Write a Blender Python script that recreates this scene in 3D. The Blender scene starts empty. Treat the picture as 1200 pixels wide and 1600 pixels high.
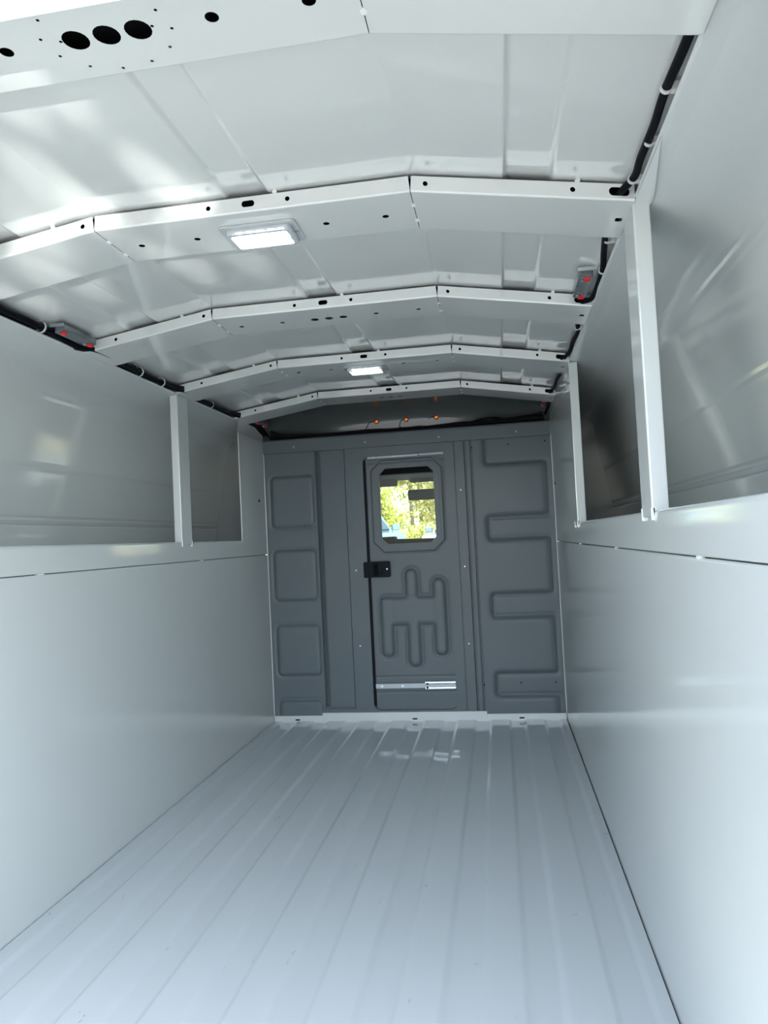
import bpy, bmesh, math, random
import numpy as np
from mathutils import Vector, Matrix
from mathutils.geometry import tessellate_polygon
random.seed(7); rng = np.random.default_rng(7)
scene = bpy.context.scene
COL = scene.collection
W = 1.4                     # inner width of the body between the side walls
YR = -2.75                  # rear door opening
RIBS = [-2.72, -2.145, -1.562, -0.972, -0.392]

# ------------------------------------------------------------ camera
def camera():
    yaw, pit, rol = 0.157173, 0.039226, 0.049063
    cy, sy = math.cos(yaw), math.sin(yaw); cp, sp = math.cos(pit), math.sin(pit); cr, sr = math.cos(rol), math.sin(rol)
    R = Matrix(((cy, -sy, 0), (sy, cy, 0), (0, 0, 1))) @ Matrix(((1, 0, 0), (0, cp, -sp), (0, sp, cp))) @ Matrix(((cr, 0, sr), (0, 1, 0), (-sr, 0, cr)))
    right, fwd, up = R.col[0], R.col[1], R.col[2]
    M = Matrix((right, up, -fwd)).transposed().to_4x4()
    M.translation = Vector((1.13505, -3.41974, 0.861))
    cd = bpy.data.cameras.new('camera'); cam = bpy.data.objects.new('camera', cd)
    cd.sensor_fit = 'VERTICAL'; cd.sensor_height = 24; cd.sensor_width = 18
    cd.lens = 1118.351 / 1600 * 24; cd.clip_start = 0.02; cd.clip_end = 500
    cam.matrix_world = M; COL.objects.link(cam); scene.camera = cam
camera()

# ------------------------------------------------------------ world, sun, exposure
def world():
    w = bpy.data.worlds.new('sky'); scene.world = w; w.use_nodes = True
    nt = w.node_tree; nt.nodes.clear()
    s = nt.nodes.new('ShaderNodeTexSky'); s.sky_type = 'NISHITA'; s.sun_disc = False
    s.sun_elevation = math.radians(67); s.sun_rotation = math.radians(153); s.air_density = 1.0; s.dust_density = 0.6; s.ozone_density = 1.0
    b = nt.nodes.new('ShaderNodeBackground'); b.inputs['Strength'].default_value = 0.38
    o = nt.nodes.new('ShaderNodeOutputWorld')
    hs = nt.nodes.new('ShaderNodeHueSaturation'); hs.inputs['Saturation'].default_value = .54
    nt.links.new(s.outputs[0], hs.inputs['Color']); nt.links.new(hs.outputs[0], b.inputs[0]); nt.links.new(b.outputs[0], o.inputs[0])
world()
def sun():
    l = bpy.data.lights.new('sun', 'SUN'); l.energy = 5.0; l.angle = math.radians(0.55); l.color = (1.0, 0.95, 0.87)
    o = bpy.data.objects.new('sun', l); COL.objects.link(o)
    d = Vector((-0.12, 0.24, -0.85))           # light travels this way: sun high behind the van, falling on the floor by the rear door
    o.rotation_euler = d.to_track_quat('-Z', 'Y').to_euler()
sun()
vs = scene.view_settings
vs.view_transform = 'Standard'; vs.look = 'None'; vs.gamma = 1; vs.use_curve_mapping = False; vs.exposure = 1.30

# added spot lamps behind the van, standing in for sun glints on the ceiling
GL = Vector((0.7, -8.0, -0.62))
def glint(tx, ty, size, energy, src=GL):
    l = bpy.data.lights.new('glint_stand_in', 'SPOT'); l.energy = energy; l.color = (1, 0.99, 0.95)
    l.spot_size = size; l.spot_blend = 1.0; l.shadow_soft_size = 0.012
    o = bpy.data.objects.new('glint_stand_in', l); COL.objects.link(o); o.location = src
    d = Vector((tx, ty, 1.5)) - src
    o.rotation_euler = d.to_track_quat('-Z', 'Y').to_euler()
GLINTS = [((.385, -2.34), .013, 420), ((.40, -2.22), .009, 500), ((.565, -2.31), .010, 500), ((.60, -2.22), .008, 260), ((.30, -2.20), .016, 300),
          ((.25, -2.07), .014, 320), ((.42, -2.06), .008, 160), ((.54, -2.06), .008, 120), ((.46, -1.92), .008, 420), ((.60, -1.925), .006, 260), ((.20, -1.90), .012, 380), ((.06, -1.84), .010, 380),
          ((.545, -2.585), .010, 420), ((.47, -2.60), .012, 420)]
for (tx, ty), s, e in GLINTS: glint(tx, ty, s * 1.6, e * 2.3)

# ------------------------------------------------------------ materials
def pmat(name, col, rough=0.4, metal=0.0, coat=0.0, coat_rough=0.06, coat_ior=1.5, bump=0.0, bscale=40, emis=None, estr=0, trans=0, spec=0.5, var=0.0, vscale=6):
    m = bpy.data.materials.new(name); m.use_nodes = True; nt = m.node_tree; b = nt.nodes['Principled BSDF']
    b.inputs['Base Color'].default_value = (*col, 1); b.inputs['Roughness'].default_value = rough; b.inputs['Metallic'].default_value = metal
    b.inputs['Coat Weight'].default_value = coat; b.inputs['Coat Roughness'].default_value = coat_rough; b.inputs['Coat IOR'].default_value = coat_ior
    b.inputs['Specular IOR Level'].default_value = spec
    if trans: b.inputs['Transmission Weight'].default_value = trans
    if emis: b.inputs['Emission Color'].default_value = (*emis, 1); b.inputs['Emission Strength'].default_value = estr
    tc = nt.nodes.new('ShaderNodeTexCoord')
    if var:
        n = nt.nodes.new('ShaderNodeTexNoise'); n.inputs['Scale'].default_value = vscale; n.inputs['Detail'].default_value = 6
        nt.links.new(tc.outputs['Object'], n.inputs['Vector'])
        r = nt.nodes.new('ShaderNodeValToRGB'); r.color_ramp.elements[0].position = .3; r.color_ramp.elements[1].position = .7
        r.color_ramp.elements[0].color = (*[c * (1 - var) for c in col], 1); r.color_ramp.elements[1].color = (*[min(1, c * (1 + var)) for c in col], 1)
        nt.links.new(n.outputs['Fac'], r.inputs[0]); nt.links.new(r.outputs[0], b.inputs['Base Color'])
    if bump:
        n = nt.nodes.new('ShaderNodeTexNoise'); n.inputs['Scale'].default_value = bscale
        nt.links.new(tc.outputs['Object'], n.inputs['Vector'])
        bm = nt.nodes.new('ShaderNodeBump'); bm.inputs['Strength'].default_value = bump; bm.inputs['Distance'].default_value = 0.002
        nt.links.new(n.outputs['Fac'], bm.inputs['Height']); nt.links.new(bm.outputs[0], b.inputs['Normal']); nt.links.new(bm.outputs[0], b.inputs['Coat Normal'])
    return m
PAINT = pmat('white_gloss_paint', (.54, .575, .565), .45, coat=1, coat_rough=.09, coat_ior=1.55, bump=.03, bscale=5, spec=.3)
PAINTC = pmat('white_ceiling_paint', (.57, .60, .58), .36, coat=1, coat_rough=.035, coat_ior=1.9, bump=.02, bscale=4)
GREY = pmat('grey_bulkhead_paint', (.110, .134, .146), .5, coat=.15, coat_rough=.2, spec=.25, bump=.08, bscale=300)
DARK = pmat('void_shade_and_fixings', (.006, .007, .008), .9, spec=.1)  # shade of voids put into a near-black colour; also for dark fixings
BLACK = pmat('black_plastic', (.003, .004, .006), .5, spec=.1)
NAVY = pmat('dark_handle_plastic', (.004, .007, .011), .5, spec=.1)
STEEL = pmat('zinc_steel', (.50, .54, .56), .34, metal=.85)
TIE = pmat('white_nylon', (.55, .56, .55), .5)
SEAL = pmat('white_sealant', (.64, .67, .66), .5)
RED = pmat('red_connector', (.8, .02, .02), .35)
ORANGE = pmat('orange_bulb', (.9, .22, .03), .3, emis=(1, .25, .04), estr=.35)
CLEAR = pmat('smoky_clear_plastic', (.22, .26, .28), .15, trans=.5)
LENS = pmat('clear_lens', (.66, .70, .71), .12, trans=.4, coat=.5)
LED = pmat('led_chip', (1, 1, 1), .3, emis=(.93, .98, 1), estr=7)
LEDDIM = pmat('led_base', (.42, .52, .58), .3)
STEELD = pmat('dull_steel', (.30, .34, .36), .45, metal=.6)
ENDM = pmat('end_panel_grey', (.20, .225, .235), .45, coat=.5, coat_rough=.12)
SEAM = pmat('seam_gap', (.10, .11, .115), .8)
CAPM = pmat('grey_primer_gloss', (.085, .095, .092), .4, coat=1, coat_rough=.12)
LINER = pmat('cab_headliner', (.035, .032, .026), .9, bump=.3, bscale=400)
DASH = pmat('dash_plastic', (.003, .0035, .004), .8, spec=.05, bump=.2, bscale=200)
CABW = pmat('cab_outer_paint', (.6, .63, .65), .35, coat=.6)
TRIMW = pmat('outer_shell_paint', (.66, .69, .70), .4, coat=.5)
def glass():
    m = bpy.data.materials.new('window_glass'); m.use_nodes = True; nt = m.node_tree; nt.nodes.clear()
    o = nt.nodes.new('ShaderNodeOutputMaterial'); mx = nt.nodes.new('ShaderNodeMixShader'); t = nt.nodes.new('ShaderNodeBsdfTransparent'); g = nt.nodes.new('ShaderNodeBsdfGlossy')
    mx.inputs[0].default_value = .006
    t.inputs[0].default_value = (.90, .95, .93, 1); g.inputs['Roughness'].default_value = .02
    nt.links.new(t.outputs[0], mx.inputs[1]); nt.links.new(g.outputs[0], mx.inputs[2]); nt.links.new(mx.outputs[0], o.inputs[0])
    return m
GLASS = glass()
def floor_mat():
    m = pmat('floor_gloss_paint', (.54, .585, .595), .42, coat=1, coat_rough=.05, coat_ior=1.6, bump=.10, bscale=7); nt = m.node_tree; b = nt.nodes['Principled BSDF']
    tc = nt.nodes.new('ShaderNodeTexCoord'); mp = nt.nodes.new('ShaderNodeMapping'); mp.inputs['Scale'].default_value = (30, 9, 1)
    nt.links.new(tc.outputs['Object'], mp.inputs[0])
    n = nt.nodes.new('ShaderNodeTexNoise'); n.inputs['Scale'].default_value = 1; n.inputs['Detail'].default_value = 8; n.inputs['Roughness'].default_value = .7
    nt.links.new(mp.outputs[0], n.inputs['Vector'])
    r = nt.nodes.new('ShaderNodeValToRGB'); r.color_ramp.elements[0].position = .312; r.color_ramp.elements[1].position = .345
    r.color_ramp.elements[0].color = (.28, .30, .32, 1); r.color_ramp.elements[1].color = (.54, .585, .595, 1)
    nt.links.new(n.outputs['Fac'], r.inputs[0]); nt.links.new(r.outputs[0], b.inputs['Base Color'])
    return m
FLOORM = floor_mat()
GROUND = pmat('pale_gravel', (.31, .305, .29), .9, bump=.5, bscale=30, var=.25, vscale=3)
GRASS = pmat('dry_grass', (.40, .34, .16), .95, bump=.5, bscale=20, var=.3, vscale=2)
BARK = pmat('bark', (.16, .12, .09), .9, bump=.6, bscale=40)
def leafmat(name, col):
    m = pmat(name, col, .6, var=.35, vscale=3); b = m.node_tree.nodes['Principled BSDF']
    return m
LEAFY = leafmat('yellow_green_leaves', (.42, .46, .08)); LEAFG = leafmat('green_leaves', (.20, .30, .06)); LEAFO = leafmat('olive_leaves', (.40, .37, .12))
CARB = pmat('pale_blue_car_paint', (.11, .22, .27), .35, coat=1); CARW = pmat('white_car_paint', (.24, .27, .30), .3, coat=1)
CARG = pmat('car_window_glass', (.03, .05, .06), .08, coat=.6); TYRE = pmat('tyre_rubber', (.02, .02, .02), .8)
SIDING = pmat('white_siding', (.75, .76, .78), .6)

# ------------------------------------------------------------ helpers
def link(o, parent=None):
    COL.objects.link(o)
    if parent: o.parent = parent
    return o
def tag(o, label=None, cat=None, group=None, kind=None):
    if label: o['label'] = label
    if cat: o['category'] = cat
    if group: o['group'] = group
    if kind: o['kind'] = kind
    return o
def empty(name, loc=(0, 0, 0)):
    o = bpy.data.objects.new(name, None); o.location = loc; o.empty_display_size = .05
    return link(o)
class MB:
    def __init__(s): s.v = []; s.f = []
    def add(s, vs, fs):
        n = len(s.v); s.v += [tuple(p) for p in vs]; s.f += [tuple(i + n for i in f) for f in fs]; return s
    def box(s, x0, x1, y0, y1, z0, z1):
        return s.add([(x0, y0, z0), (x1, y0, z0), (x1, y1, z0), (x0, y1, z0), (x0, y0, z1), (x1, y0, z1), (x1, y1, z1), (x0, y1, z1)],
                     [(0, 3, 2, 1), (4, 5, 6, 7), (0, 1, 5, 4), (1, 2, 6, 5), (2, 3, 7, 6), (3, 0, 4, 7)])
    def extr(s, prof, axis, a, b):
        """profile of 2D points extruded along an axis as an open sheet"""
        q = [prof[0]]                                                # support points keep the flats flat when shaded smooth
        for p0, p1 in zip(prof, prof[1:]):
            L = math.hypot(p1[0] - p0[0], p1[1] - p0[1])
            if L > .009:
                for t in (.0025 / L, 1 - .0025 / L): q.append((p0[0] + (p1[0] - p0[0]) * t, p0[1] + (p1[1] - p0[1]) * t))
            q.append(p1)
        prof = q
        P = lambda p, t: (p[0], t, p[1]) if axis == 'y' else ((p[0], p[1], t) if axis == 'z' else (t, p[0], p[1]))
        n = len(prof); vs = [P(p, a) for p in prof] + [P(p, b) for p in prof]
        return s.add(vs, [(i, i + 1, n + i + 1, n + i) for i in range(n - 1)])
    def poly_holes(s, outer, holes, fn):
        """flat polygon with holes; fn maps (u, v) to 3D"""
        loops = [[Vector((p[0], p[1], 0)) for p in outer]] + [[Vector((p[0], p[1], 0)) for p in h] for h in holes]
        tris = tessellate_polygon(loops); flat = [p for l in loops for p in l]
        return s.add([fn(p.x, p.y) for p in flat], [tuple(t) for t in tris])
    def prism(s, outline, fn, d0, d1):
        """solid prism; fn(u, v, d) maps to 3D"""
        n = len(outline)
        vs = [fn(u, v, d0) for u, v in outline] + [fn(u, v, d1) for u, v in outline]
        return s.add(vs, [tuple(range(n)), tuple(range(2 * n - 1, n - 1, -1))] + [(i, (i + 1) % n, n + (i + 1) % n, n + i) for i in range(n)])
    def ring(s, outer, inner, fn, d0, d1):
        n = len(outer)
        vs = [fn(u, v, d) for l, d in ((outer, d0), (outer, d1), (inner, d1), (inner, d0)) for u, v in l]
        fs = []
        for k in range(4):
            a, b = k * n, ((k + 1) % 4) * n
            fs += [(a + i, a + (i + 1) % n, b + (i + 1) % n, b + i) for i in range(n)]
        return s.add(vs, fs)
    def tube(s, pts, r, seg=8, caps=True):
        pts = [Vector(p) for p in pts]; n = len(pts); rr = r if hasattr(r, '__len__') else [r] * n
        up = Vector((0, 0, 1)); vs = []; fs = []
        for i, p in enumerate(pts):
            d = (pts[min(i + 1, n - 1)] - pts[max(i - 1, 0)]).normalized()
            a = d.cross(up if abs(d.z) < .95 else Vector((1, 0, 0))).normalized(); b = d.cross(a)
            for k in range(seg):
                t = 2 * math.pi * k / seg; vs.append(p + (a * math.cos(t) + b * math.sin(t)) * rr[i])
        for i in range(n - 1):
            for k in range(seg): fs.append((i * seg + k, i * seg + (k + 1) % seg, (i + 1) * seg + (k + 1) % seg, (i + 1) * seg + k))
        if caps: fs += [tuple(range(seg)), tuple(range((n - 1) * seg, n * seg))]
        return s.add(vs, fs)
    def mesh(s, name, mat, smooth=False, bevel=0, fix=True):
        me = bpy.data.meshes.new(name); me.from_pydata(s.v, [], s.f); me.materials.append(mat)
        if fix or bevel:
            bm = bmesh.new(); bm.from_mesh(me); bmesh.ops.remove_doubles(bm, verts=bm.verts, dist=1e-5)
            if fix: bmesh.ops.recalc_face_normals(bm, faces=bm.faces)
            if bevel: bmesh.ops.bevel(bm, geom=list(bm.edges), offset=bevel, segments=2, affect='EDGES', profile=.6)
            bm.to_mesh(me); bm.free()
        if smooth: me.shade_smooth(); me.set_sharp_from_angle(angle=math.radians(smooth if smooth is not True else 50))
        return me
    def build(s, name, mat, parent=None, smooth=False, bevel=0, fix=True):
        return link(bpy.data.objects.new(name, s.mesh(name, mat, smooth, bevel, fix)), parent)
def rrect(x0, x1, y0, y1, r, n=6):
    pts = []
    for cx, cy, a in ((x1 - r, y1 - r, 0), (x0 + r, y1 - r, 90), (x0 + r, y0 + r, 180), (x1 - r, y0 + r, 270)):
        for k in range(n + 1):
            t = math.radians(a + 90 * k / n); pts.append((cx + r * math.cos(t), cy + r * math.sin(t)))
    return pts
def circ(cx, cy, r, n=16, ry=None):
    return [(cx + r * math.cos(2 * math.pi * k / n), cy + (ry or r) * math.sin(2 * math.pi * k / n)) for k in range(n)]
def copy_obj(o, parent=None, loc=None):
    c = o.copy(); COL.objects.link(c)
    if parent: c.parent = parent
    if loc is not None: c.location = loc
    return c
def copy_tree(o, parent=None):
    c = o.copy(); COL.objects.link(c)
    if parent: c.parent = parent
    for ch in list(o.children): copy_tree(ch, c)
    return c
def spline(pts, n=6):
    pts = [Vector(p) for p in pts]; out = []
    for i in range(len(pts) - 1):
        p0 = pts[max(i - 1, 0)]; p1 = pts[i]; p2 = pts[i + 1]; p3 = pts[min(i + 2, len(pts) - 1)]
        for k in range(n):
            t = k / n
            out.append(.5 * ((2 * p1) + (p2 - p0) * t + (2 * p0 - 5 * p1 + 4 * p2 - p3) * t * t + (3 * p1 - p0 - 3 * p2 + p3) * t ** 3))
    out.append(pts[-1]); return out

K1, K2 = .387, 1.010
def zb(x):                                                           # underside of the roof bows
    if x < K1: return 1.432 + (1.492 - 1.432) * x / K1
    if x < K2: return 1.492
    return 1.492 - (1.492 - 1.426) * (x - K2) / (W - K2)
XM = lambda x, side: x if side < 0 else W - x                        # mirrors a left-hand x to the right-hand side

# ============================================================ LARGE STRUCTURE
# ---- floor: pressed sheet with shallow valleys running to the bulkhead
fl = empty('floor'); tag(fl, 'pale grey glossy painted metal floor with lengthwise pressed grooves', kind='structure')
prof = [(.003, -.02), (.003, 0)]
VAL = [.049 + .156 * k for k in range(9)]
for v in VAL:
    a, b, d, s = v, min(v + .068, W - .016), .0065, .008
    prof += [(a - s, 0), (a - s * .35, -.0012), (a + s * .35, -d + .0012), (a + s, -d), (b - s, -d), (b - s * .35, -d + .0012), (b + s * .35, -.0012), (b + s, 0)]
prof += [(W - .003, 0), (W - .003, -.02)]
m = MB(); m.extr(prof, 'y', YR - .04, -.011); m.build('floor_sheet', FLOORM, fl, smooth=80)
m = MB(); m.box(-.27, W + .27, YR - .03, .09, -.05, -.03); m.build('floor_light_block', DARK, fl)  # dark sheet added to stop light from below in the floor gaps
m = MB(); m.box(-.02, W + .02, YR - .06, YR - .041, -.12, .002); m.build('rear_edge', TRIMW, fl)

# ---- side walls: lower panel, seam, top rail, upper shell with sloping skin
def arc(p, q, c, n=5):                                               # quadratic bend between p and q around control c
    return [((1 - t) ** 2 * p[0] + 2 * t * (1 - t) * c[0] + t * t * q[0], (1 - t) ** 2 * p[1] + 2 * t * (1 - t) * c[1] + t * t * q[1]) for t in [k / n for k in range(n + 1)]]
SOFFIT = [(0, 1.4375), (.0015, 1.4345), (-.002, 1.4315), (-.03, 1.427), (-.10, 1.409)] + arc((-.115, 1.404), (-.196, 1.335), (-.185, 1.388), 10) + \
    [(-.226, 1.150), (-.229, 1.138), (-.2335, 1.132), (-.236, 1.120), (-.2575, .987), (-.262, .983), (-.2625, .976), (-.259, .972), (-.264, .962), (-.267, .960), (-.2655, .956), (-.273, .880), (-.275, .862)]
for side, nm in ((-1, 'left'), (1, 'right')):
    X = lambda x: XM(x, side)
    w = empty('wall_' + nm); tag(w, 'glossy white painted side wall on the %s with open upper shell above it' % nm, kind='structure')
    w0 = MB().extr([(X(0.0), -.02), (X(0.0), .8145), (X(-.002), .8163), (X(-.012), .8163)], 'y', YR, 0); w0.build('lower_panel', PAINT, w, smooth=70)
    rail = [(X(-.012), .8182), (X(-.002), .8182), (X(-.0005), .8195)] + [(X(-.0005), .882)] + arc((X(-.0005), .882), (X(-.009), .8905), (X(-.0005), .8905), 5) + [(X(-.05), .8905), (X(-.05), .862), (X(-.275), .862)]
    MB().extr(rail, 'y', YR, 0).build('top_rail', PAINT, w, smooth=70)
    MB().box(min(X(-.02), X(-.0121)), max(X(-.02), X(-.0121)), YR, 0, .80, .83).build('seam_backing', SEAM, w)
    for yt, ln in (((-1.785, .03), (-.80, .025), (-2.5, .03)) if side < 0 else ((-1.70, .014), (-2.396, .02), (-.95, .008))):
        MB().prism(circ(yt, .8170, ln / 2, 12, .0024), lambda u, v, d: (X(d), u, v), -.006, .0012).build('weld_tab', SEAL, w, smooth=True)
    MB().extr([(X(a), b) for a, b in SOFFIT], 'y', YR, .0).build('upper_shell', PAINT, w, smooth=60)
    MB().extr([(X(-.030), 1.427), (X(-.030), 1.462)], 'y', YR, .06).build('cable_channel', PAINT, w)
    # outer skirt and rear jamb keep the daylight out of the side lockers
    MB().extr([(X(-.28), 1.462), (X(-.28), -.30)], 'y', YR, .02).build('outer_skirt', TRIMW, w)
    MB().box(min(X(-.28), X(-.001)), max(X(-.28), X(-.001)), YR - .02, YR, -.30, 1.462).build('rear_jamb', TRIMW, w)
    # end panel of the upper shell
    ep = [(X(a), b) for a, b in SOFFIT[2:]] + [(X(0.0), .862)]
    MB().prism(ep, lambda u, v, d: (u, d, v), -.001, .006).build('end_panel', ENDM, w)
    # flank panel closing the shell beside the bulkhead
    ln = .345 if side < 0 else .86
    MB().box(min(X(-.005), X(-.0002)), max(X(-.005), X(-.0002)), -ln, -.001, .862, 1.378).build('flank_panel', PAINT, w, bevel=.0015)
    MB().extr([(X(.0005), 1.4335), (X(-.006), 1.376)], 'y', -ln, -.001).build('flank_header', PAINT, w)
    bx = MB().tube([(X(.0), -.10, 1.08), (X(.0025), -.10, 1.08)], .007, 12); bx.build('bolt', DARK, w)
    MB().tube([(X(.0006), -.004, .0), (X(.0006), -.004, 1.378)], .0024, 8).build('corner_bead', PAINT, w)

# ---- ceiling skin with three lengthwise beads and the front cap
def zskin(x):
    z = zb(min(max(x, 0), W))
    if x < 0: z = 1.432 + .155 * x
    if x > W: z = 1.426 - .155 * (x - W)
    z += .0345
    for b0, b1 in ((.140, .220), (.660, .738), (1.180, 1.260)):
        t = min((x - b0) / .010 + .5, (b1 - x) / .010 + .5); t = max(0, min(1, t)); z += .0075 * t * t * (3 - 2 * t)
    return z
ce = empty('ceiling'); tag(ce, 'glossy white painted roof skin with three lengthwise pressed beads', kind='structure')
xs = sorted(set([round(-.032 + (W + .064) * k / 40, 4) for k in range(41)] + [K1, K2] + [round(b + d, 4) for b in (.14, .22, .66, .738, 1.18, 1.26) for d in (-.006, -.003, 0, .003, .006)]))
MB().extr([(x, zskin(x)) for x in xs], 'y', YR, -.10).build('roof_skin', PAINTC, ce, smooth=60)
rows = [(-.10, 0), (-.04, .004), (.0, .010), (.04, .024), (.07, .048), (.085, .075), (.09, .11), (.09, .30)]
m = MB(); n = len(xs)
def zplain(x):
    t = (x - W / 2) / (W / 2); return 1.524 - .072 * abs(t) ** 2.2
for i, (y, dz) in enumerate(rows):
    k = min(1, i / 3)
    for x in xs: m.v.append((x, y, (zskin(x) * (1 - k) + (zplain(x)) * k) - dz))
for i in range(len(rows) - 1):
    for j in range(n - 1): m.f.append((i * n + j, i * n + j + 1, (i + 1) * n + j + 1, (i + 1) * n + j))
m.build('front_cap', CAPM, ce, smooth=60)
MB().box(-.29, W + .29, YR - .02, .10, 1.545, 1.56).build('roof_cover', TRIMW, ce)
MB().extr([(-.28, 1.30), (-.28, 1.55)], 'y', YR, .10).build('roof_side', TRIMW, ce)
MB().extr([(W + .28, 1.30), (W + .28, 1.55)], 'y', YR, .10).build('roof_side', TRIMW, ce)
# unseen rear header closing the roof gap, lowered to block sky from the bows
m = MB(); m.add([(x, YR - .001, z) for x in xs for z in (1.43, 1.55)], [(2 * i, 2 * i + 1, 2 * i + 3, 2 * i + 2) for i in range(n - 1)]); m.build('sky_block_header', TRIMW, ce)
MB().box(-.28, W + .28, .092, .10, 1.25, 1.55).build('cap_backing', DARK, ce)

# ---- roof bows
def bow(y0, idx, label):
    root = empty('roof_bow', (0, y0, 0)); tag(root, label, 'roof bow', 'roof bows across the ceiling')
    WD, FH, R = .162, .029, .004
    zl = lambda x, h: zb(x) + h
    front = {0: [('r', .363, .0045), ('r', .10, .0045), ('o', .016, .018)], 1: [('r', .623, .0045), ('s', .702, .012), ('r', .779, .0045)], 2: [('r', 1.038, .0045), ('r', 1.296, .0045), ('o', 1.374, .018)]}
    bot = {0: [('r', .441 - .156, .079, .006)], 1: [('r', x, .088, .0065) for x in (.441, .562, .832, .951)], 2: [('q', 1.384, .078, .006)]}
    bot[0] = []
    if idx in (0, 2, 4):
        rr = .0165 if idx == 0 else .011
        bot[1] = bot[1] + [('r', x, .09, rr) for x in (.656, .697, .738)]
    if idx in (1, 3): bot[1] = [h for h in bot[1]]
    if idx == 0:
        bot[1] = [('r', x, .09, .0085) for x in (.562, .832, .951)] + [('r', x, .09, .0165) for x in (.656, .697, .738)]
        for a in range(12):
            t = math.radians(a * 30 + 8); bot[1].append(('r', .697 + .082 * math.cos(t), .088 + .062 * math.sin(t), .0022))
        bot[1].append(('r', .637, .088, .0022)) ; bot[1].append(('r', .757, .088, .0022))
    for sgi, (xa, xb) in enumerate(((0.0006, K1), (K1, K2), (K2, W - .0006))):
        g0 = .0022 if sgi else 0; g1 = .0022 if sgi < 2 else 0
        m = MB()
        # front plate: u = x, v = height
        out = [(xa + g0 * .3, R), (xb - g1 * .3, R), (xb - g1 * 1.3, FH), (xa + g0 * 1.3, FH)]
        hs = []
        for h in front[sgi]:
            if h[0] == 'r': hs.append(circ(h[1], .0155, h[2], 14))
            elif h[0] == 's': hs.append(rrect(h[1] - .0125, h[1] + .0125, .0095, .0215, .0055, 5))
            else: hs.append(rrect(h[1] - .017, h[1] + .017, .0075, .0225, .007, 5))
        m.poly_holes(out, hs, lambda u, v: (u, 0, zl(u, v)))
        # bend, bottom plate, back bend and back plate
        e0, e1 = xa + g0 * .3, xb - g1 * .3
        A = [(R * (1 - math.sin(t)), R * (1 - math.cos(t))) for t in [math.pi / 2 * k / 4 for k in range(5)]]   # from bottom to front
        A = A[::-1]
        for x0_, x1_ in ((e0, e1),):
            vsn = []
            for (yy, hh) in A: vsn += [(x0_, yy, zl(x0_, hh)), (x1_, yy, zl(x1_ - 1e-6, hh))]
            m.add(vsn, [(2 * k, 2 * k + 1, 2 * k + 3, 2 * k + 2) for k in range(4)])
            vsn = []
            for (yy, hh) in A: vsn += [(x0_, WD - yy, zl(x0_, hh)), (x1_, WD - yy, zl(x1_ - 1e-6, hh))]
            m.add(vsn, [(2 * k, 2 * k + 1, 2 * k + 3, 2 * k + 2) for k in range(4)])
        hb = []
        for h in bot[sgi]:
            if h[0] == 'r': hb.append(circ(h[1], h[2], h[3], 18 if h[3] > .005 else 8))
            else: hb.append(rrect(h[1] - .006, h[1] + .006, h[2] - .007, h[2] + .007, .001, 2))
        m.poly_holes([(e0, R), (e1, R), (e1, WD - R), (e0, WD - R)], hb, lambda u, v: (u, v, zl(min(max(u, xa), xb - 1e-6), 0)))
        m.add([(e0, WD, zl(e0, R)), (e1, WD, zl(e1 - 1e-6, R)), (e1, WD, zl(e1 - 1e-6, FH)), (e0, WD, zl(e0, FH))], [(0, 1, 2, 3)])
        m.build('bow_segment', PAINTC, root)
    # dark sheets added inside the bow for the shade in its holes
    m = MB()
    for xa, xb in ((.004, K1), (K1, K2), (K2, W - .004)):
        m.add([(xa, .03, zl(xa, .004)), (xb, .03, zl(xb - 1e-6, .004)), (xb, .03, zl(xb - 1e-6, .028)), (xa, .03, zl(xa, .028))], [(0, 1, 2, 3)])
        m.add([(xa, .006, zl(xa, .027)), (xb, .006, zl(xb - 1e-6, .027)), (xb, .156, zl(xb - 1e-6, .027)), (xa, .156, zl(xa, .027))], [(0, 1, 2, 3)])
    m.build('hole_shade_sheet', DARK, root)
    for xk in (K1, K2):
        for yy in (.055, .12):
            MB().prism(circ(xk, yy, .0045, 10, .006), lambda u, v, d: (u, v, 1.492 + d), -.0012, .001).build('weld_spot', SEAL, root, smooth=True)
    # dabs of adhesive between bow and roof skin
    for xd in (.30, .735 + .02, 1.305):
        MB().prism(circ(xd, zb(xd) + .0312, .005, 10, .0035), lambda u, v, d: (u, d, v), -.0015, .012).build('adhesive_dab', SEAL, root, smooth=True)
    return root
BL = ['nearest roof bow with three large round holes, cut by the top of the photo',
      'second roof bow, carrying the nearest lit dome light',
      'third roof bow, with three small round holes in its underside',
      'fourth roof bow, carrying the far lit dome light',
      'fifth roof bow, the farthest, just before the orange bulbs']
for i, y in enumerate(RIBS): bow(y, i, BL[i])

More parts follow.
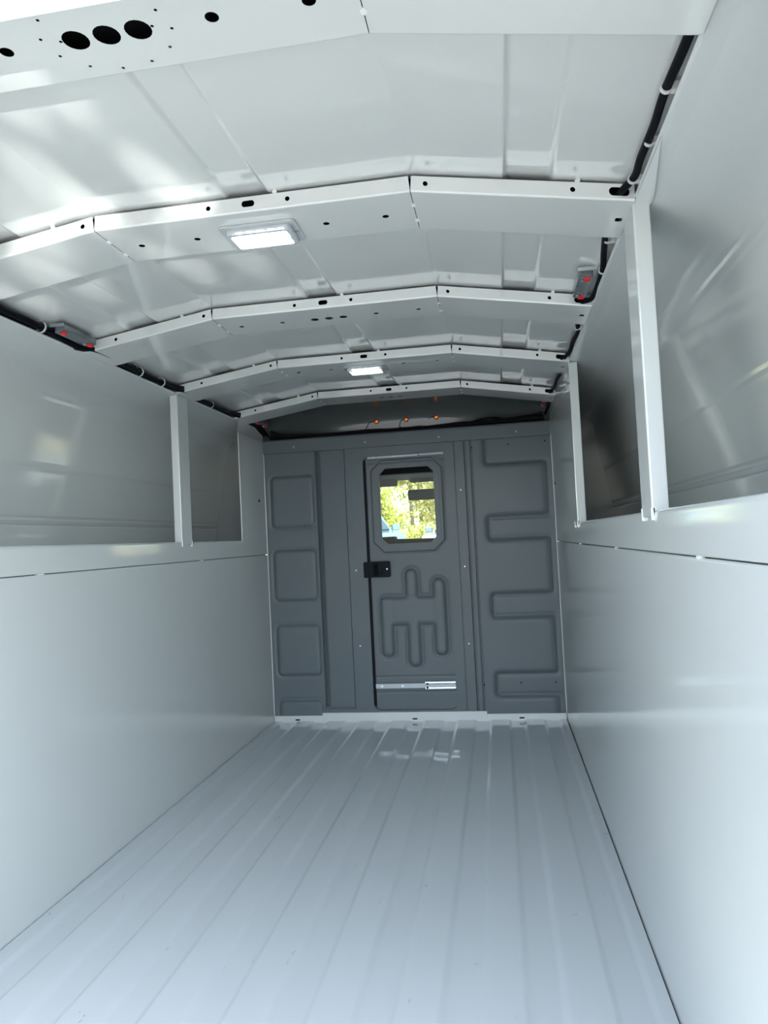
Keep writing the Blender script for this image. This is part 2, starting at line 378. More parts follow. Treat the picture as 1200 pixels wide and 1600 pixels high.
# ---- bulkhead
wf = empty('wall_front'); tag(wf, 'grey painted bulkhead with pressed rounded ribs around a narrow door', kind='structure')
def smin(a, b, k=.02):
    h = np.clip(.5 + .5 * (b - a) / k, 0, 1); return b * (1 - h) + a * h - k * h * (1 - h)
def sdr(X, Z, x0, x1, z0, z1, r):
    qx = np.abs(X - (x0 + x1) / 2) - (x1 - x0) / 2 + r; qz = np.abs(Z - (z0 + z1) / 2) - (z1 - z0) / 2 + r
    return np.hypot(np.maximum(qx, 0), np.maximum(qz, 0)) + np.minimum(np.maximum(qx, qz), 0) - r
def sstep(d, w):                                                     # 1 inside, 0 outside
    t = np.clip(.5 - d / w, 0, 1); return t * t * (3 - 2 * t)
def height_panel(name, mat, x0, x1, z0, z1, fn, step=.0035, keep=None, parent=wf, y=0.0, label=None):
    nx, nz = int((x1 - x0) / step) + 1, int((z1 - z0) / step) + 1
    gx, gz = np.linspace(x0, x1, nx), np.linspace(z0, z1, nz); Xg, Zg = np.meshgrid(gx, gz)
    H = fn(Xg, Zg)
    co = np.stack([Xg, y - H, Zg], -1).reshape(-1, 3)
    idx = np.arange(nx * nz).reshape(nz, nx)
    q = np.stack([idx[:-1, :-1], idx[:-1, 1:], idx[1:, 1:], idx[1:, :-1]], -1).reshape(-1, 4)
    if keep is not None:
        cx = (Xg[:-1, :-1] + Xg[1:, 1:]) / 2; cz = (Zg[:-1, :-1] + Zg[1:, 1:]) / 2; q = q[keep(cx, cz).reshape(-1)]
    me = bpy.data.meshes.new(name); me.vertices.add(len(co)); me.vertices.foreach_set('co', co.ravel().astype(np.float32))
    me.loops.add(q.size); me.loops.foreach_set('vertex_index', q.ravel().astype(np.int32))
    me.polygons.add(len(q)); me.polygons.foreach_set('loop_start', np.arange(0, q.size, 4, dtype=np.int32))
    me.materials.append(mat); me.update(calc_edges=True); me.shade_smooth()
    o = link(bpy.data.objects.new(name, me), parent)
    if label: o['label'] = label
    return o
# left panel with four pads
def f_left(X, Z):
    h = np.zeros_like(X)
    for z0, z1 in ((.941, 1.202), (.581, .837), (.216, .469), (-.2, .103)):
        d = sdr(X, Z, .031, .250, z0 + .004, z1 - .004, .026)
        h += .010 * sstep(d, .017) - .005 * np.exp(-(d / .010) ** 2)
    return h
height_panel('pressed_panel', GREY, .001, .2605, .0, 1.318, f_left, label='left panel with stacked square pads')
MB().extr([(.2605, .0), (.262, .004), (.266, .018), (.270, .022), (.274, .018), (.281, .012), (.288, .010), (.4, .010), (.404, .010), (.408, .002), (.410, -.001), (.412, .0)], 'z', .066, 1.318).build('recessed_panel', GREY, wf, smooth=40)
MB().extr([(.066, .010), (.060, .004), (.056, .0), (.0, .0)], 'x', .262, .412)
m = MB(); pf = [(.066, .012), (.061, .010), (.055, -.001), (.0, .0)]
m.add([(x, y, z) for z, y in pf for x in (.2605, .412)], [(2 * k, 2 * k + 1, 2 * k + 3, 2 * k + 2) for k in range(3)]); m.build('panel_foot', GREY, wf, smooth=60)
# door frame plate with the door opening
DX0, DX1, DZ0, DZ1 = .499, .899, .046, 1.270
opening = rrect(DX0, DX1, DZ0, DZ1, .032, 7)
m = MB(); m.poly_holes([(.412, 0), (.9425, 0), (.9425, 1.318), (.412, 1.318)], [opening], lambda u, v: (u, 0, v))
nn = len(opening); m.add([(u, d, v) for d in (0, .03) for u, v in opening], [(i, (i + 1) % nn, nn + (i + 1) % nn, nn + i) for i in range(nn)])
m.build('door_frame', GREY, wf)
m = MB(); m.extr([(.9425, .0), (.944, .004), (.947, .004), (.9485, -.0025), (.990, -.0025), (.9925, .002), (.9935, .012), (.9985, .012), (.9995, .002), (1.002, .0005), (1.019, .0005), (1.021, .002), (1.023, .008), (1.0265, .008), (1.029, .0), (1.034, -.001)], 'z', .0, 1.318)
m.build('joint_strip', GREY, wf, smooth=35)
# right panel with the interlocking comb shape
def f_right(X, Z):
    d = sdr(X, Z, 1.364, 1.6, .14, 1.6, .02)
    d = np.maximum(d, -(Z - .0))
    col_ = sdr(X, Z, 1.368, 1.6, -.1, 1.6, .02)
    d = col_
    for z0, z1 in ((1.197, 1.6), (.839, .9475), (.473, .582), (.104, .211)):
        d = smin(d, sdr(X, Z, 1.088, 1.6, z0, z1, .018), .022)
    return -.013 * sstep(d, .022) - .006 * np.exp(-(d / .0125) ** 2)
height_panel('pressed_panel', GREY, 1.034, W - .001, .0, 1.318, f_right, label='right panel with interlocking comb shaped pressing', y=-.001)
# header rail
hd = MB().extr([(.004, 1.314), (-.006, 1.3145), (-.010, 1.318), (-.010, 1.374), (-.008, 1.380), (-.002, 1.384), (.020, 1.384)], 'x', .001, W - .001).build('header_rail', GREY, wf, smooth=60)
for x in (.159, .518, .877, 1.242):
    MB().prism(circ(x, 1.341, .0050, 12), lambda u, v, d: (u, d, v), -.0125, -.009).build('rivet', STEELD, hd, smooth=True, bevel=.0008)
MB().box(0, W, .03, .085, 1.18, 1.37).build('cavity_shade_fill', DARK, wf)  # dark fill added for the shade behind the header rail
def bolt(x, z, r, mat=STEEL, y=0.0):
    m = MB(); m.prism(circ(x, z, r, 12), lambda u, v, d: (u, d, v), y - .0015, y); o = m.build('bolt', GREY, wf)
    MB().prism(circ(x, z, r * .45, 8), lambda u, v, d: (u, d, v), y - .005, y - .001).build('bolt_head', mat, o, smooth=True)
    return o
bolt(.443, 1.081, .013, GREY); bolt(.443, .721, .008); bolt(.445, .356, .008)
for z in (1.082, .718, .354): bolt(.968, z, .008, y=-.0025)
for x, z in ((1.20, 1.285), (1.372, 1.29), (1.03, 1.28), (1.03, .16), (1.20, .165), (1.36, .165)):
    MB().prism(circ(x, z, .0035, 8), lambda u, v, d: (u, d, v), .0055 if x > 1.1 else -.004, .0085 if x > 1.1 else .001).build('screw', DARK, wf)
# sill strip along the foot of the bulkhead
m = MB(); m.box(.002, .245, -.012, .0, -.008, .026); m.box(1.036, W - .002, -.012, .0, -.008, .026); m.box(.245, 1.036, -.0125, .0, -.008, .039)
sl = m.build('sill_strip', PAINT, wf, bevel=.0008)
for x in (.12, .695, 1.195): MB().prism(rrect(x - .012, x + .012, .004, .0105, .003, 4), lambda u, v, d: (u, d, v), -.0132, -.010).build('slot', DARK, sl)

# ---- sliding door in the bulkhead
dr = empty('door_1'); tag(dr, 'narrow grey bulkhead door with octagonal framed window and dark latch', kind='structure')
DY = .014
WX0, WX1, WZ0, WZ1, CH = .5665, .852, .829, 1.219, .034
def octo(x0, x1, z0, z1, c): return [(x0 + c, z0), (x1 - c, z0), (x1, z0 + c), (x1, z1 - c), (x1 - c, z1), (x0 + c, z1), (x0, z1 - c), (x0, z0 + c)]
def sdo(X, Z, x0, x1, z0, z1, c):
    ax = np.abs(X - (x0 + x1) / 2); az = np.abs(Z - (z0 + z1) / 2); hx, hz = (x1 - x0) / 2, (z1 - z0) / 2
    return np.maximum(np.maximum(ax - hx, az - hz), (ax + az - (hx + hz - c)) / math.sqrt(2))
def f_door(X, Z):
    R_ = lambda x0, x1, z0, z1, r=.028: sdr(X, Z, x0, x1, z0, z1, r)
    up = R_(.676, .738, .5, .718, .03); rt = R_(.807, .870, .299, .668, .03); lf = R_(.549, .611, .299, .585, .026); dn = R_(.677, .741, .249, .5, .03); sq = R_(.59, .83, .447, .583, .008)
    d = sq
    for q in (up, rt, lf, dn): d = smin(d, q, .014)
    h = .009 * sstep(d, .018) - .007 * np.exp(-(d / .011) ** 2)
    fin = np.minimum(np.minimum(R_(.682, .732, .588, .712, .025), R_(.813, .864, .305, .662, .025)), np.minimum(R_(.555, .605, .305, .579, .022), R_(.683, .735, .255, .441, .025)))
    h += .0016 * sstep(fin, .005)
    # shallow lines of the lower track recess
    h -= .003 * np.exp(-((Z - .202) / .003) ** 2) + .003 * np.exp(-((Z - .129) / .003) ** 2)
    h -= .004 * np.exp(-((Z - 1.238) / .003) ** 2) * (Z > 1.2)
    d8 = sdo(X, Z, .531, .884, .798, 1.252, .052)
    h += .006 * sstep(d8 + .003, .008) - .003 * np.exp(-(d8 / .004) ** 2)
    return h
height_panel('door_leaf', GREY, DX0 + .012, DX1 + .004, DZ0 - .006, DZ1 + .006, f_door, step=.003, parent=dr, y=DY,
             keep=lambda X, Z: sdo(X, Z, WX0, WX1, WZ0, WZ1, CH) > -.012)
MB().box(DX0 - .02, DX1 + .02, .0305, .034, DZ0 - .02, .80).build('door_backing', DARK, dr)
fr = MB(); fn = lambda u, v, d: (u, d, v)
fr.ring(octo(WX0 - .012, WX1 + .012, WZ0 - .012, WZ1 + .012, CH + .005), octo(WX0 + .004, WX1 - .004, WZ0 + .004, WZ1 - .004, CH), fn, DY - .009, DY + .012)
fr.ring(octo(WX0 + .002, WX1 - .002, WZ0 + .002, WZ1 - .002, CH), octo(WX0 + .009, WX1 - .009, WZ0 + .009, WZ1 - .009, CH - .004), fn, DY - .005, DY + .016)
wfr = fr.build('window_frame', GREY, dr, bevel=.001)
MB().prism(octo(WX0 + .008, WX1 - .008, WZ0 + .008, WZ1 - .008, CH - .004), fn, DY + .006, DY + .0065).build('window_pane', GLASS, dr)
m = MB(); m.prism(octo(WX0 + .004, WX1 - .004, WZ0 + .004, WZ1 - .004, CH), fn, DY + .008, DY + .008)
hl = MB().box(DX0 + .0005, DX0 + .0125, .008, .0295, DZ0 + .03, DZ1 - .03).build('rubber_seal', NAVY, dr)
# latch
lt = MB().prism(rrect(.482, .609, .683, .759, .006, 4), fn, -.016, .013).build('latch_handle', NAVY, dr, bevel=.0012)
lt['label'] = 'dark rectangular latch plate'
MB().prism(rrect(.530, .553, .692, .750, .003, 3), fn, -.0175, -.0155).build('pull_slot', DARK, lt)
MB().prism(rrect(.556, .574, .700, .745, .004, 3), fn, -.021, -.0155).build('lever', NAVY, lt, bevel=.001)
MB().prism(circ(.597, .722, .0035, 10), fn, -.018, -.015).build('screw', STEEL, lt)
# slide rails
def slide(z, x0, x1, xs_, hh):
    r = MB(); r.box(x0, x1, DY - .016, DY - .008, z - hh * .62, z + hh * .62); ro = r.build('slide_rail', STEELD, dr, bevel=.001); ro['label'] = 'shiny steel slide rail'
    c = MB().extr([(DY - .008, z - hh), (DY - .019, z - hh), (DY - .021, z - hh * .72), (DY - .019, z - hh * .4), (DY - .0155, z - hh * .3), (DY - .0155, z + hh * .3), (DY - .019, z + hh * .4), (DY - .021, z + hh * .72), (DY - .019, z + hh), (DY - .008, z + hh)], 'x', xs_, x1)
    c.build('rail_carriage', STEEL, ro, smooth=40)
    for dz in (-.5, .5): MB().prism(circ(xs_ + .010, z + dz * hh, hh * .27, 10), fn, DY - .0225, DY - .02).build('roller', DARK, ro)
    for xx in (x0 + .03, x0 + .13): MB().prism(circ(xx, z, hh * .3, 10), fn, DY - .0175, DY - .0155).build('rivet', STEEL, ro)
slide(.1605, .5125, .897, .752, .0185); slide(1.2635, .524, .894, .765, .0085)

# ============================================================ THINGS
# ---- uprights in the side openings
def post(side, y0, label, ln=.088):
    X = lambda x: XM(x, side)
    root = empty('side_post', (X(0), y0, .86)); tag(root, label, 'post', 'uprights between wall top and roof')
    def bx(a, b, ya, yb, za, zb_): return (min(X(a), X(b)) - X(0), max(X(a), X(b)) - X(0), ya, yb, za - .86, zb_ - .86)
    MB().box(*bx(-.026, .003, 0, ln, .878, 1.428)).build('web', PAINT, root, bevel=.003)
    for yy in (0, ln - .006):
        MB().box(*bx(-.004, .0045, yy, yy + .006, .872, .8955)).build('foot', PAINT, root, bevel=.002)
    MB().box(*bx(-.024, .002, .006, ln - .006, 1.41, 1.4305)).build('top_plate', PAINT, root, bevel=.001)
post(-1, -.972, 'white upright in the left side opening, below the fourth roof bow')
g = MB().prism([(-2.345, .0), (-2.105, .0), (-2.105, .028), (-2.16, .028)], lambda u, v, d: (W + v, u, 1.4285 - v * .14 + d), -.0022, .0005).build('gusset', PAINT, bpy.data.objects['wall_right'], bevel=.0006)
post(1, -2.132, 'large near white upright in the right side opening, below the second roof bow')
post(1, -.960, 'small far white upright in the right side opening, beside the flank panel')

# ---- dome lights
def dome(x, y, label):
    z = 1.492; root = empty('dome_light', (x, y, z)); tag(root, label, 'light', 'lit dome lights on the roof bows')
    MB().prism(rrect(-.078, .078, -.049, .049, .010, 5), lambda u, v, d: (u, v, d), -.004, -.0004).build('base_plate', LENS, root, bevel=.001)
    MB().prism(rrect(-.062, .062, -.035, .035, .006, 4), lambda u, v, d: (u, v, d), -.0055, -.0045).build('reflector', LEDDIM, root)
    m = MB(); ou = rrect(-.066, .066, -.039, .039, .008, 4); inn = rrect(-.058, .058, -.031, .031, .006, 4)
    m.ring(ou, inn, lambda u, v, d: (u, v, d), -.016, -.004); m.build('lens_rim', LENS, root, bevel=.001)
    MB().box(-.052, .052, -.0315, -.0295, -.0062, -.0054).build('circuit_slit', DARK, root)
    led = None
    for i in range(5):
        for j in range(2):
            if led is None:
                led = MB().prism(circ(0, 0, .0085, 14), lambda u, v, d: (u, v, d), -.0105, -.005).build('led', LED, root, smooth=True, bevel=.002); led.location = (-.044, -.014, 0)
            else: copy_obj(led, root, (-.044 + .022 * i, -.014 + .028 * j, 0))
    for sx in (-.071, .071): MB().prism(circ(sx, 0, .004, 10), lambda u, v, d: (u, v, d), -.0055, -.0035).build('screw', STEEL, root)
dome(.699, -2.050, 'near lit rectangular LED dome light on the second roof bow')
dome(.690, -.862, 'far lit rectangular LED dome light on the fourth roof bow')

# ---- wiring above the side rails
def harness(name, label, runs, ties, tie_r, mat=BLACK):
    root = empty(name, runs[0][0][0]); tag(root, label, 'cable', None)
    L = root.location
    for pts, r in runs:
        sp = [p - L for p in spline(pts, 6)]
        MB().tube(sp, r, 10).build('cable', mat, root, smooth=True)
    for (x, y, z) in ties:
        m = MB(); n_ = 14
        m.ring([(tie_r * math.cos(a), tie_r * math.sin(a)) for a in [2 * math.pi * k / n_ for k in range(n_)]], [((tie_r - .0018) * math.cos(a), (tie_r - .0018) * math.sin(a)) for a in [2 * math.pi * k / n_ for k in range(n_)]],
               lambda u, v, d: (x - L.x + u, y - L.y + d, z - L.z + v), -.003, .003)
        m.box(x - L.x + (.006 if x > .7 else -.016), x - L.x + (.016 if x > .7 else -.006), y - L.y - .005, y - L.y + .005, z - L.z - .004 - tie_r * .4, z - L.z + .004)
        m.build('cable_tie', TIE, root)
RC = [(1.388, -3.0, 1.448), (1.386, -2.75, 1.450), (1.392, -2.56, 1.446), (1.390, -2.42, 1.449), (1.392, -2.34, 1.448), (1.390, -2.25, 1.447), (1.391, -2.19, 1.446), (1.376, -2.140, 1.444), (1.374, -2.06, 1.444), (1.378, -1.96, 1.450), (1.388, -1.86, 1.448), (1.398, -1.77, 1.444),
      (1.400, -1.66, 1.440), (1.396, -1.59, 1.438), (1.376, -1.556, 1.441), (1.374, -1.48, 1.446), (1.385, -1.36, 1.450), (1.398, -1.27, 1.446), (1.394, -1.15, 1.448), (1.396, -1.05, 1.446), (1.388, -.985, 1.444), (1.374, -.966, 1.441), (1.374, -.85, 1.444), (1.392, -.74, 1.448), (1.388, -.60, 1.446), (1.390, -.45, 1.446), (1.376, -.386, 1.441), (1.376, -.25, 1.444), (1.39, -.15, 1.44), (1.385, -.06, 1.425), (1.38, -.01, 1.415)]
harness('wire_harness', 'thin black cable tied along the right roof edge', [(RC, .0065)], [(1.390, -2.43, 1.449), (1.394, -2.30, 1.447), (1.390, -2.185, 1.446), (1.386, -1.93, 1.449), (1.398, -1.765, 1.444), (1.391, -1.31, 1.447), (1.398, -1.36, 1.449), (1.392, -.74, 1.448)], .0088)
def LC(dx, dz, ph, k=1.0):
    P = []
    for y, x, z in ((-3.0, .01, 1.447), (-2.7, .006, 1.446), (-2.4, .006, 1.446), (-2.16, .020, 1.4475), (-2.03, .020, 1.4475), (-1.9, .004, 1.449), (-1.76, .002, 1.450), (-1.66, .004, 1.444), (-1.60, .008, 1.440), (-1.556, .020, 1.4475), (-1.46, .020, 1.4475), (-1.38, .006, 1.448), (-1.28, .002, 1.449), (-1.15, .0, 1.448), (-1.04, .006, 1.444), (-.968, .020, 1.4475), (-.88, .020, 1.4475), (-.79, .004, 1.446), (-.62, .0, 1.448), (-.47, .004, 1.445), (-.388, .020, 1.4475), (-.30, .020, 1.4475), (-.2, .01, 1.446), (-.1, .01, 1.44), (-.01, .02, 1.41)):
        P.append((x + dx + .002 * math.sin(9 * y + ph), y, z + dz + .0015 * math.cos(11 * y + ph)))
    return P
harness('wire_harness', 'thick bundle of black cables tied along the left roof edge', [(LC(-.009, -.001, 0), .0080), (LC(.007, -.003, 2), .0080), (LC(.0, .003, 4), .0075)],
        [(.003, -1.76, 1.451), (.003, -1.25, 1.450), (.005, -1.10, 1.447), (.001, -.66, 1.449)], .0165)
# front loom behind the header rail
FR = [(.03, .02, 1.395), (.15, .03, 1.396), (.35, .035, 1.393), (.55, .03, 1.394), (.75, .032, 1.393), (.95, .03, 1.395), (1.1, .032, 1.398), (1.25, .03, 1.400), (1.375, .02, 1.402)]
fh = [(FR, .009), ([(x, y - .012, z + .006 + .004 * math.sin(x * 17)) for x, y, z in FR], .005), ([(x, y + .016, z + .012 + .003 * math.cos(x * 13)) for x, y, z in FR], .004),
      ([(1.0, .03, 1.400), (1.08, .04, 1.418), (1.14, .03, 1.420), (1.2, .02, 1.408), (1.3, .03, 1.417), (1.37, .02, 1.425)], .0045), ([(.04, .0, 1.425), (.07, .01, 1.41), (.13, .02, 1.402), (.22, .02, 1.398)], .008)]
harness('wire_harness', 'black wiring loom lying behind the header rail above the bulkhead', fh, [], .01)

# ---- orange bulbs in the front cap
def bulb(x, label, wire):
    z = 1.452; y = .082; root = empty('clearance_bulb', (x, y, z)); tag(root, label, 'bulb', 'orange bulbs above the bulkhead')
    m = MB().ring(circ(0, 0, .0115, 16), circ(0, 0, .0075, 16), lambda u, v, d: (u, d, v), -.006, .008); m.build('grommet', BLACK, root, bevel=.001)
    MB().tube([(0, .006, 0), (0, -.002, 0), (0, -.010, 0), (0, -.013, 0)], [.0074, .0074, .006, .003], 12).build('bulb_tip', ORANGE, root, smooth=True)
    MB().box(-.0015, .0015, -.0142, -.012, -.005, .005).build('socket_slot', BLACK, root)
    MB().tube(spline([(a, b, c) for a, b, c in wire], 6), .0016, 6).build('wire', BLACK, root, smooth=True)
bulb(.565, 'left of the three orange bulbs above the bulkhead door', [(-.008, -.004, 0), (-.03, -.010, -.004), (-.046, -.014, -.02), (-.052, -.02, -.038), (-.045, -.03, -.05)])
bulb(.714, 'middle of the three orange bulbs above the bulkhead door', [(-.008, -.004, 0), (-.026, -.010, -.008), (-.034, -.014, -.028), (-.026, -.02, -.040), (.02, -.025, -.042), (.08, -.03, -.04)])
bulb(.863, 'right of the three orange bulbs above the bulkhead door', [(-.008, -.004, .001), (-.022, -.008, .0), (-.038, -.010, -.006)])

# ---- marker lamp housings with red connectors in the roof edge
def marker(x, y0, y1, side, label, w_=.032):
    zc = 1.449; root = empty('marker_lamp', (x, (y0 + y1) / 2, zc)); tag(root, label, 'lamp', 'smoky lamp housings at the roof edges')
    hl_ = (y1 - y0) / 2; tl = .155 * side * -1
    tlt = lambda u: u * (.15 if side < 0 else -.15)
    m = MB().prism(rrect(-w_ / 2, w_ / 2, -hl_, hl_, .006, 4), lambda u, v, d: (u, v, d + tlt(u)), -.006, .010); m.build('housing', CLEAR, root, bevel=.0015)
    MB().box(-w_ / 2 - .004, w_ / 2 + .004, -hl_ - .012, -hl_ - .010, .003, .011).build('bracket', STEEL, root)
    for s in (-1, 1):
        c = MB().box(-.0065 + .003, .0065 + .003, s * (hl_ - .014) - .007, s * (hl_ - .014) + .007, -.0115, -.0062); c.build('red_connector', RED, root, bevel=.001)
        MB().tube([(-.006, s * (hl_ - .026), -.0065), (-.006, s * (hl_ - .026), -.009)], .004, 8).build('rivet', STEEL, root)
marker(1.366, -1.742, -1.585, 1, 'smoky lamp housing with red connectors, right roof edge near the third bow')
marker(.040, -1.735, -1.585, -1, 'smoky lamp housing with red connectors, left roof edge near the third bow')
marker(1.366, -.20, -.06, 1, 'shaded lamp housing at the far right roof corner above the bulkhead')
marker(.040, -.21, -.06, -1, 'shaded lamp housing at the far left roof corner above the bulkhead')

# ============================================================ DRIVER CAB seen through the door window
cab = empty('driver_cab', (0.7, 1.0, -.4)); tag(cab, 'white van cab shell in front of the bulkhead window', kind='structure')
def cpart(name, mb, mat, **k):
    mb.v = [(x - .7, y - 1.0, z + .4) for x, y, z in mb.v]; return mb.build(name, mat, cab, **k)
cpart('cab_roof', MB().box(-.25, 1.65, .10, 1.28, 1.315, 1.36), CABW, bevel=.01)
cpart('headliner', MB().add([(-.2, .105, 1.305), (1.6, .105, 1.305), (1.6, .7, 1.290), (-.2, .7, 1.290), (-.2, 1.27, 1.250), (1.6, 1.27, 1.250)], [(0, 1, 2, 3), (3, 2, 5, 4)]), LINER, smooth=True)
for s, nm in ((-.25, 'l'), (1.61, 'r')):
    cpart('side_door', MB().box(s, s + .04, .10, 2.2, -.4, .78), CABW, bevel=.005)
    cpart('rear_pillar', MB().box(s, s + .04, .10, .40, .78, 1.32), CABW, bevel=.005)
    cpart('front_pillar', MB().tube([(s + .02, 1.24, 1.31), (s + .02, 1.95, .80)], .035, 8), CABW, smooth=True)
cpart('cab_floor', MB().box(-.25, 1.65, .10, 2.2, -.42, -.38), DASH)
cpart('windscreen', MB().add([(-.2, 1.27, 1.27), (1.6, 1.27, 1.27), (1.6, 1.95, .79), (-.2, 1.95, .79)], [(0, 1, 2, 3)]), GLASS)
cpart('bonnet', MB().box(-.2, 1.6, 1.97, 2.9, -.3, .62), CABW, bevel=.06)
ds = MB().add([(-.2, 1.22, -.3), (1.6, 1.22, -.3), (-.2, 1.22, .78), (1.6, 1.22, .78), (-.2, 1.28, .880), (1.6, 1.28, .838), (-.2, 1.90, .872), (1.6, 1.90, .836)], [(0, 1, 3, 2), (2, 3, 5, 4), (4, 5, 7, 6)])
dso = ds.build('dashboard', DASH, None, smooth=60); tag(dso, 'dark dashboard along the lower edge of the window view', 'dashboard')
MB().box(.34, .46, 1.24, 1.36, .84, .882).build('instrument_hood', DASH, dso, bevel=.008)
def visor(x0, x1, zlow, label):
    r = empty('sun_visor', ((x0 + x1) / 2, 1.22, 1.255)); tag(r, label, 'sun visor', 'sun visors over the windscreen')
    w_ = (x1 - x0) / 2; hh = 1.255 - zlow
    MB().prism(rrect(-w_, w_, -hh, 0, .012, 4), lambda u, v, d: (u, d + v * .25, v), -.008, .008).build('flap', LINER, r, bevel=.003)
    MB().tube([(-w_, 0, .003), (w_, 0, .003)], .006, 8).build('hinge_rod', DASH, r)
visor(-.05, .50, 1.208, 'lower-hanging sun visor at the upper left of the window view')
visor(.58, 1.25, 1.226, 'brownish sun visor at the upper right of the window view')
mr = empty('rear_view_mirror', (.705, 1.12, 1.139)); tag(mr, 'dark rear-view mirror hanging in the windscreen', 'mirror')
MB().prism(rrect(-.128, .128, -.034, .034, .016, 6), lambda u, v, d: (u, d, v), -.016, .016).build('shell', BLACK, mr, bevel=.004)
MB().prism(rrect(-.118, .118, -.027, .027, .012, 6), lambda u, v, d: (u, d, v), -.0175, -.0155).build('mirror_glass', pmat('mirror_face', (.012, .016, .017), .35, spec=.2), mr)  # reflection of the dark interior put into the base colour
MB().tube([(.06, .01, .02), (.065, .03, .03), (.07, .06, .032)], .007, 8).build('arm', BLACK, mr, smooth=True)
MB().tube(spline([(.055, -.008, .036), (.04, -.004, .046), (.055, .0, .045), (.07, .01, .04)], 5), .0025, 6).build('wire', BLACK, mr, smooth=True)
MB().tube([(.098, -.018, .018), (.116, -.02, .038)], .006, 8).build('toggle', TIE, mr, smooth=True)

# ============================================================ OUTSIDE
m = MB()
gy = [-40, -6, -3.2, 3, 8, 14, 22, 30, 45, 80]; gz = [-.75, -.75, -.75, -.75, -.55, -.35, -.30, -.05, .9, 4.5]
gx = [-60, -25, -10, -3, 4, 12, 30, 60]
for y, z in zip(gy, gz):
    for x in gx: m.v.append((x, y, z))
for i in range(len(gy) - 1):
    for j in range(len(gx) - 1): m.f.append((i * 8 + j, i * 8 + j + 1, i * 8 + j + 9, i * 8 + j + 8))
g = m.build('ground', GROUND, None, smooth=80); g['kind'] = 'structure'; g['label'] = 'pale gravel yard around the van'
m = MB()
for y, z in ((22, -.27), (30, -.02), (45, .93), (80, 4.53)):
    for x in (-60, 60): m.v.append((x, y, z))
m.f = [(0, 1, 3, 2), (2, 3, 5, 4), (4, 5, 7, 6)]
g2 = m.build('grass_bank', GRASS, None); g2['kind'] = 'structure'; g2['label'] = 'dry grass bank behind the parked vehicles'

def vehicle(name, loc, rot, mat, label, cat, hood=1.25, roof=1.95):
    r = empty(name, loc); r.rotation_euler = (0, 0, rot); tag(r, label, cat)
    Lh = 2.65; Wd = .95
    side = [(-Lh, .45), (Lh - .05, .45), (Lh, .75), (Lh - .05, hood - .12), (Lh - .3, hood), (1.35, hood + .08), (-Lh + .05, hood + .06), (-Lh, .9)]
    MB().prism(side, lambda u, v, d: (u, d, v), -Wd, Wd).build('body', mat, r, bevel=.05)
    gb = [(1.45, hood + .05), (.70, roof - .06), (.45, roof), (-1.1, roof), (-1.35, roof - .08), (-1.6, hood + .05)]
    m = MB(); n_ = len(gb)
    vs_ = []
    for d in (-1, 1):
        for u, v in gb: vs_.append((u, d * (Wd - .06 - .16 * (v - hood) / (roof - hood)), v))
    m.add(vs_, [tuple(range(n_)), tuple(range(n_, 2 * n_))] + [(i, (i + 1) % n_, n_ + (i + 1) % n_, n_ + i) for i in range(n_)]); m.build('cabin', mat, r, bevel=.02)
    for d in (-1, 1):
        for u0, u1, t0, t1 in ((.25, 1.12, .25, .62), (-.75, .15, -.75, .15), (-1.32, -.85, -1.18, -.85)):
            zz0, zz1 = hood + .12, roof - .12
            yy = lambda z: d * (Wd - .06 - .16 * (z - hood) / (roof - hood) + .006)
            MB().add([(u0, yy(zz0), zz0), (u1, yy(zz0), zz0), (t1, yy(zz1), zz1), (t0, yy(zz1), zz1), (u0, yy(zz0) - d * .012, zz0), (u1, yy(zz0) - d * .012, zz0), (t1, yy(zz1) - d * .012, zz1), (t0, yy(zz1) - d * .012, zz1)],
                     [(0, 1, 2, 3), (4, 5, 6, 7), (0, 1, 5, 4), (1, 2, 6, 5), (2, 3, 7, 6), (3, 0, 4, 7)]).build('side_window', CARG, r)
        MB().box(1.0, 1.18, d * Wd + (0 if d > 0 else -.24), d * Wd + (.24 if d > 0 else 0), hood + .08, hood + .28).build('wing_mirror', mat, r, bevel=.03)
    xs0, zs0, xs1, zs1 = 1.40, hood + .10, .78, roof - .12; nx_, nz_ = .03, .03
    MB().add([(xs0 + nx_, -.78, zs0 + nz_), (xs0 + nx_, .78, zs0 + nz_), (xs1 + nx_, .66, zs1 + nz_), (xs1 + nx_, -.66, zs1 + nz_), (xs0, -.78, zs0), (xs0, .78, zs0), (xs1, .66, zs1), (xs1, -.66, zs1)],
             [(0, 1, 2, 3), (4, 5, 6, 7), (0, 1, 5, 4), (1, 2, 6, 5), (2, 3, 7, 6), (3, 0, 4, 7)]).build('windscreen', CARG, r)
    gr_ = MB().box(Lh - .03, Lh + .02, -.55, .55, .70, hood - .2).build('grille', STEEL, r, bevel=.01)
    for k in range(4): MB().box(Lh + .018, Lh + .035, -.5, .5, .74 + .09 * k, .77 + .09 * k).build('grille_bar', CARG, gr_)
    for d in (-1, 1): MB().box(Lh - .05, Lh + .015, d * .75 - .16, d * .75 + .16, .82, hood - .2).build('headlight', LENS0, r, bevel=.02)
    MB().box(Lh - .05, Lh + .10, -.93, .93, .40, .62).build('bumper', STEEL, r, bevel=.03)
    for u in (-1.7, 1.65):
        for d in (-1, 1):
            w_ = MB().tube([(u, d * (Wd - .24), .40), (u, d * (Wd + .01), .40)], .40, 24).build('wheel', TYRE, r, smooth=40)
            MB().tube([(u, d * (Wd - .0), .40), (u, d * (Wd + .02), .40)], .24, 16).build('rim', STEEL, w_, smooth=40)
    return r
LENS0 = pmat('headlight_lens', (.8, .85, .88), .1, coat=1)
vehicle('pickup_truck', (-3.5, 19.6, -.31), math.radians(-66), CARB, 'pale blue truck at the lower left of the window view', 'truck', hood=1.38, roof=2.0)
